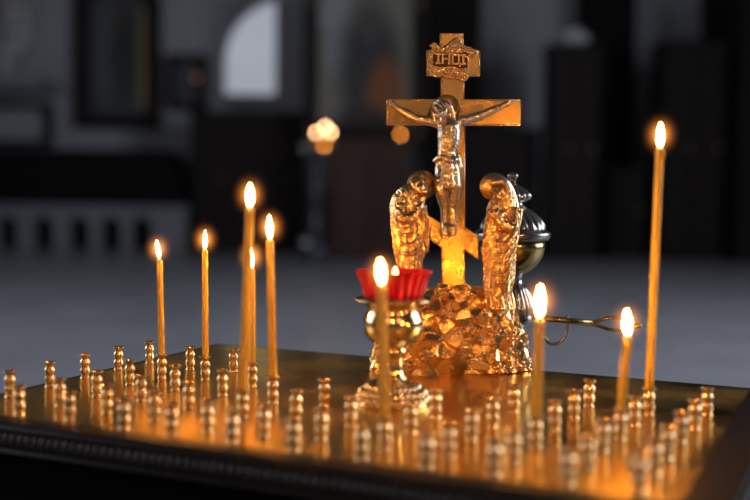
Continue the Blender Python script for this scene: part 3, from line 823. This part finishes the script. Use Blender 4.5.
# right figure: veiled, hand under the chin
bm = bmesh.new()
section_body(bm, interp([(494, 178, 5, 6, -14), (499, 188, 10, 10, -13), (501, 200, 13, 12, -13), (500.5, 214, 16, 12.5, -13), (499, 232, 17, 12.5, -13), (496.5, 250, 16, 12.5, -13), (497, 270, 14.5, 12.5, -13), (495, 290, 13.5, 13, -13), (497, 308, 15, 14, -13)], 6), 9, .10, seed=.6, twist=-2.5)
ellipsoid_bm(bm, V(493, 192, -20), (7.2, 8, 8.4), Matrix.Rotation(.35, 3, 'Y'))
ellipsoid_bm(bm, V(491.3, 195, -27.6), (1.2, 1.8, 2.4), None, 10)
for q in ((489, 191.6), (494, 191.0)): ellipsoid_bm(bm, V(q[0], q[1], -27.0), (1.5, .9, .8), None, 10)
ellipsoid_bm(bm, V(491, 199.6, -26.4), (1.9, 1, .7), None, 10)
limb([V(512, 208, -20), V(506, 226, -28), V(495, 222, -31), V(489, 208, -29)], [6, 6, 4.6, 2.6], n=14)
for fi in range(4): limb([V(486.8 + fi * 1.5, 208, -29.5), V(486.4 + fi * 1.5, 204.5, -29.5), V(487.8 + fi * 1.3, 202, -28)], [.9, .8, .6], 2, 6)
limb([V(491, 209, -29), V(493.5, 205.5, -29), V(493.5, 202.5, -28)], [1, .85, .6], 2, 6)
limb([V(498, 213, -24), V(488, 214, -27), V(482.5, 209, -26)], [4.5, 3.6, 2.6], n=12)
for fi in range(4): limb([V(483.6 - fi * .4, 206.5 + fi * 1.6, -26.5), V(480.6, 205 + fi * 1.6, -27), V(479.4, 206.5 + fi * 1.6, -27)], [.9, .8, .6], 2, 6)
for k in range(7):
    limb([V(516 - k * .8, 214 + 10 * k, -16), V(509 - k, 224 + 10 * k, -25), V(498, 232 + 10 * k, -28), V(489, 228 + 11 * k, -24)], [.8, 1.5, 1.5, .7], 5, 8)
me = remesh(bm, .6, 1); displace(me, fold_noise(1, .9)); scale_me(me)
mf = link('mourning_figure', me, M_cast, cross); mf['label'] = 'haloed veiled figure with hand raised under chin'
halo(mf, V(491.5, 185.5, -11), 13.8, (.1, -.1))
bm = bmesh.new()                                                        # the smooth veil over head and back
limb([V(493, 180, -17), V(499, 182, -17), V(505.5, 191, -16), V(510.5, 208, -15), V(511, 228, -13), V(509, 246, -12)], [6.0, 6.2, 5.8, 5.4, 4.4, 2.5], n=16)
limb([V(485, 184, -20), V(490, 181, -24), V(497, 181, -24), V(502, 186, -23), V(504, 196, -22), V(505, 208, -21)], [1.6, 3, 3.4, 3.2, 2.8, 1.4], n=10)
me = remesh(bm, .6, 3); scale_me(me); link('veil', me, M_fig, mf)

# rock base: a half-round mound of broken facets
rnd = random.Random(11)
def rock_profile(v):
    ks = [(284, 441, 470, 7), (290, 427, 492, 12), (298, 414, 505, 17), (310, 397, 515, 21), (325, 384, 524, 25), (340, 374, 530, 28), (355, 371, 532.5, 29), (375, 371, 533.5, 30)]
    for a, b in zip(ks, ks[1:]):
        if v <= b[0]:
            t = (v - a[0]) / (b[0] - a[0]); return [x + (y - x) * t for x, y in zip(a[1:], b[1:])]
    return ks[-1][1:]
bm = bmesh.new(); rings = []; NV, NA = 76, 150
for i in range(NV + 1):
    v = 284 + (375 - 284) * i / NV; a, b, d = rock_profile(v); c = (a + b) / 2; hw_ = (b - a) / 2 * mmpx
    ring = []
    for k in range(NA):
        an = PI * k / (NA - 1)
        x = -math.cos(an); y = math.sin(an) ** .75
        ring.append(Vector((cx(c) + hw_ * x, 6 - (d + 6) * y * .78, max(0, cz(v)))))
    rings.append(ring)
seeds = []
while len(seeds) < 210:
    i = rnd.randrange(NV); k = rnd.randrange(NA); seeds.append((rings[i][k] + Vector((rnd.uniform(-2, 2), rnd.uniform(-2, 2), rnd.uniform(-2, 2))), Vector((rnd.uniform(-1, 1), rnd.uniform(-.5, .5), rnd.uniform(-1, 1))) * .55, rnd.uniform(-1.2, 1.6)))
bv = []
for i, ring in enumerate(rings):
    row = []
    for k, p in enumerate(ring):
        ds = sorted(((p - s_[0]).length_squared, n_) for n_, s_ in enumerate(seeds))[:2]
        s_ = seeds[ds[0][1]]; edge = min(1, (math.sqrt(ds[1][0]) - math.sqrt(ds[0][0])) / 1.2)
        h_ = (s_[2] + (p - s_[0]).dot(s_[1])) * (.35 + .65 * edge) - .9 * (1 - edge)
        an = PI * k / (NA - 1); nrm = Vector((-math.cos(an) * .8, -math.sin(an), .45 if i < NV - 3 else 0)).normalized()
        q = p + nrm * h_; q.z = max(0, q.z)
        if i == NV: q.z = 0
        row.append(bm.verts.new(q))
    bv.append(row)
for A, B in zip(bv, bv[1:]):
    for k in range(NA - 1): bm.faces.new((A[k], A[k + 1], B[k + 1], B[k]))
    bm.faces.new((A[-1], A[0], B[0], B[-1]))
bm.faces.new(bv[0]); bm.faces.new(bv[-1][::-1])
me = from_bm(bm, False); scale_me(me)
rock = link('rock_base', me, M_cast, cross); rock['label'] = 'mound of crumpled broken facets carrying cross and figures'
for (u, v, yy, r) in ((423, 352, -23, 6.5), (466, 356, -27, 6), (512, 338, -19, 7.5), (521, 366, -18, 6.5), (490, 330, -22, 6.5), (440, 318, -17, 5.5), (404, 364, -20, 6.5), (494, 366, -25, 6)):
    bm = bmesh.new(); c = V(u, v, yy)
    for k in range(6):
        a = k * PI / 3 + rnd.random()
        ellipsoid_bm(bm, c + Vector((math.cos(a) * r * .62, 0, math.sin(a) * r * .62)), (r * .52, 2.2, r * .26), Matrix.Rotation(-a, 3, 'Y') @ Matrix.Rotation(.5, 3, 'Z'), 10)
    ellipsoid_bm(bm, c + Vector((0, -1.5, 0)), (r * .22, 1.6, r * .22), None, 8)
    link('flower', mm(bm, True), M_cast, rock)
tag(cross, 'three-barred gilt crucifix with two mourning figures on a rocky cast base', 'crucifix')

# ------------------------------------------------------------------ brass goblet with red glass cup
gp = P(392.5, 403, .885); 
gob = empty('brass_goblet', (gp.x, gp.y + .010, TZ))
D = gob.location.y; q = D / F * 1000
def gz(v): return 180 - (v - 188.5) * q
def gad(nf, amp, z0, z1, tw=0, s=1):
    def f(a, r, z, i):
        if z0 <= z <= z1:
            return r * (1 + amp * (abs(math.sin(nf * .5 * a + tw * (z - z0))) - .5) * math.sin(PI * (z - z0) / (z1 - z0)) ** .5)
        return r
    return f
gl = [(0, 0), (38, 0), (38.5, 2), (36.5, 3.4), (37, 5), (36.5, 8), (33.6, 9.6), (33.8, 12), (31.8, 15), (28, 16.4), (27.6, 18.5), (24.5, 21), (19.5, 22), (16, 25), (12, 28), (10.5, 34), (10, 42), (11, 50), (13.5, 52), (13.8, 54), (12, 56), (11.5, 57), (17, 60), (24, 64), (28.5, 70), (30.3, 78), (30, 85), (27.5, 91), (25.5, 95), (27, 98), (31, 100.5), (38.5, 103.5), (39.5, 104.6), (39, 105.6), (34, 104.5), (0, 103.8)]
sc = gz(299) / 105.6
base_p = [(r * q, z * sc) for r, z in gl if z <= 25]; 
dense = []
for a, b in zip(base_p, base_p[1:]):
    for k in range(3): dense.append((a[0] + (b[0] - a[0]) * k / 3, a[1] + (b[1] - a[1]) * k / 3))
dense.append(base_p[-1]); dense.append((0, base_p[-1][1]))
link('foot', lathe(dense, 144, gad(30, .10, 3 * sc, 23 * sc), s=.001), M_goblet, gob)
stem = [(r * q, z * sc) for r, z in gl if 25 <= z <= 57]
link('stem', lathe([(0, 24 * sc)] + stem + [(0, 57 * sc)], 40, s=.001), M_goblet, gob)
bowl = [(r * q, z * sc) for r, z in gl if z >= 56]
link('bowl', lathe([(0, 56 * sc)] + bowl, 56, s=.001), M_goblet, gob)
tag(gob, 'polished brass goblet stand with domed foot carrying the red glass cup', 'goblet')
M_glass = bpy.data.materials.new('red_glass'); M_glass.use_nodes = True
nt = M_glass.node_tree; b = nt.nodes['Principled BSDF']
b.inputs['Base Color'].default_value = (.95, .02, .05, 1); b.inputs['Roughness'].default_value = .08
b.inputs['Transmission Weight'].default_value = .55; b.inputs['IOR'].default_value = 1.35
b.inputs['Subsurface Weight'].default_value = .0
zt0 = gz(299) + .3; hg = gz(271) - zt0
flute = lambda a, r, z, i: r * (1 + .035 * math.cos(22 * a))
gp_ = [(0, 0), (26.5, 0), (28.3, 1), (30, 6), (32.0, 14), (34, 21), (37.5, 27.5), (38.3, 28.6), (37, 28.8), (32.2, 21), (30.2, 14), (28.4, 6), (26.6, 3), (0, 3)]
cup = empty('red_glass_cup', (gob.location.x, gob.location.y, TZ + zt0 / 1000))
link('cup_body', lathe([(r * q, z * hg / 28.8) for r, z in gp_], 176, flute, s=.001), M_glass, cup)
tag(cup, 'fluted red glass votive cup flaring on top of the brass goblet', 'cup')
tl = empty('votive_candle', (gob.location.x + .001, gob.location.y, TZ + (zt0 + 3.2) / 1000))
th = (gz(279.5) - zt0 - 3.2) / 1000
link('wax_body', lathe([(0, 0), (.0062, 0), (.0062, th - .001), (.0052, th), (0, th - .001)], 24), M_wax_pale, tl)
link('wick', lathe([(0, th - .001), (.0005, th - .001), (.0003, th + .003), (0, th + .003)], 6), M_wick, tl)
M_votive = dim_flame('votive_flame', 60, (1, .42, .06))
f_ = link('flame', flame_mesh(.0095, .0046, 12), M_votive, tl, (0, 0, th + .0006))
tag(tl, 'small pale votive candle burning inside the red glass cup', 'candle')

# ------------------------------------------------------------------ lidded censer with long handle behind the cross
D = 1.12; q = D / F * 1000
g = P(512, 330, D)
cen = empty('hand_censer', (g.x, D, TZ + .0)); cen.rotation_euler = (0, math.radians(-.7), 0)
def kz(v): return 180 - (v - 189.6) * q
def kp(l): return [(r * q, kz(v)) for v, r in l]
link('foot', lathe([(0, 0)] + kp([(361, 19), (359, 20), (352, 17), (342, 11), (330, 10), (324, 14)]) + [(0, kz(324))], 40, s=.001), M_censer, cen)
up = kp([(325, 14), (322, 22), (319, 23), (316, 21.5), (312, 22), (306, 21.5), (300, 20), (294, 18), (289, 15.5), (286, 14), (284, 11), (280, 10), (275, 10.5), (272, 12)])
link('stem', lathe([(0, kz(325))] + up + [(0, kz(272))], 144, gad(26, .09, kz(313), kz(288), .05), s=.001), M_censer, cen)
link('bowl', lathe([(0, kz(273))] + kp([(273, 13), (270, 19), (264, 25.5), (256, 30.5), (248, 32.5), (240, 33)]) + [(0, kz(240))], 64, s=.001), M_censer_gold, cen)
lid = kp([(240, 36), (237, 37.5), (234, 38.5), (231.5, 37), (230, 33), (227.5, 32.5), (224, 31), (220, 28.5), (216, 25), (212, 20.5), (208, 15), (205, 11), (203, 9.5), (201.5, 13), (199, 17.5), (196, 18), (193, 16.6), (190.5, 14), (187, 10), (184.5, 6), (183, 3)])
def lm(a, r, z, i):
    for z0, z1, nf, am in ((kz(228), kz(206), 22, .10), (kz(200), kz(188), 16, .12)):
        if z0 <= z <= z1: return r * (1 + am * (abs(math.sin(nf * .5 * a + .06 * (z - z0))) - .5) * math.sin(PI * (z - z0) / (z1 - z0)) ** .5)
    return r
link('lid', lathe([(0, kz(240))] + lid + [(0, kz(184))], 160, lm, s=.001), M_censer, cen)
link('lid_knob', lathe([(0, kz(184.5))] + kp([(183.5, 3), (181.5, 2.6), (180.4, 4.4), (179.4, 3.2), (178.4, 4.6), (176, 5.8), (174, 4.8), (172.6, 2.5)]) + [(0, kz(172.2))], 28, s=.001), M_censer, cen)
def K(u, v, dy=0): 
    p = P(u, v, D + dy); return (p.x - g.x + .0012, dy, p.z - TZ)
bm = bmesh.new(); tube_bm(bm, [K(536, 318.5), K(560, 320.5), K(591, 324.5)], .0033, 12)
for a, s_ in ((-1, 1), (1, 1)):
    tube_bm(bm, smooth_path([K(589, 324.3), K(598, 324.6 + a * 2.5), K(610, 325 + a * 6, .002 * a), K(624, 326 + a * 5.5, .002 * a), K(634, 327 + a * 2), K(638, 327.5)], 5), .0018, 8)
ellipsoid_bm(bm, K(638, 327.5), (.0032, .0028, .0030), None, 12)
hd_ = link('handle', from_bm(bm), M_censer_gold, cen)
bm = bmesh.new(); tube_bm(bm, smooth_path([K(566, 317), K(567, 325), K(565, 336), K(558, 343.5), K(549, 344), K(544, 338)], 6), .0017, 8)
link('finger_hook', from_bm(bm), M_censer, hd_)
tag(cen, 'lidded silver and brass hand censer with fluted dome behind the veiled figure', 'censer')
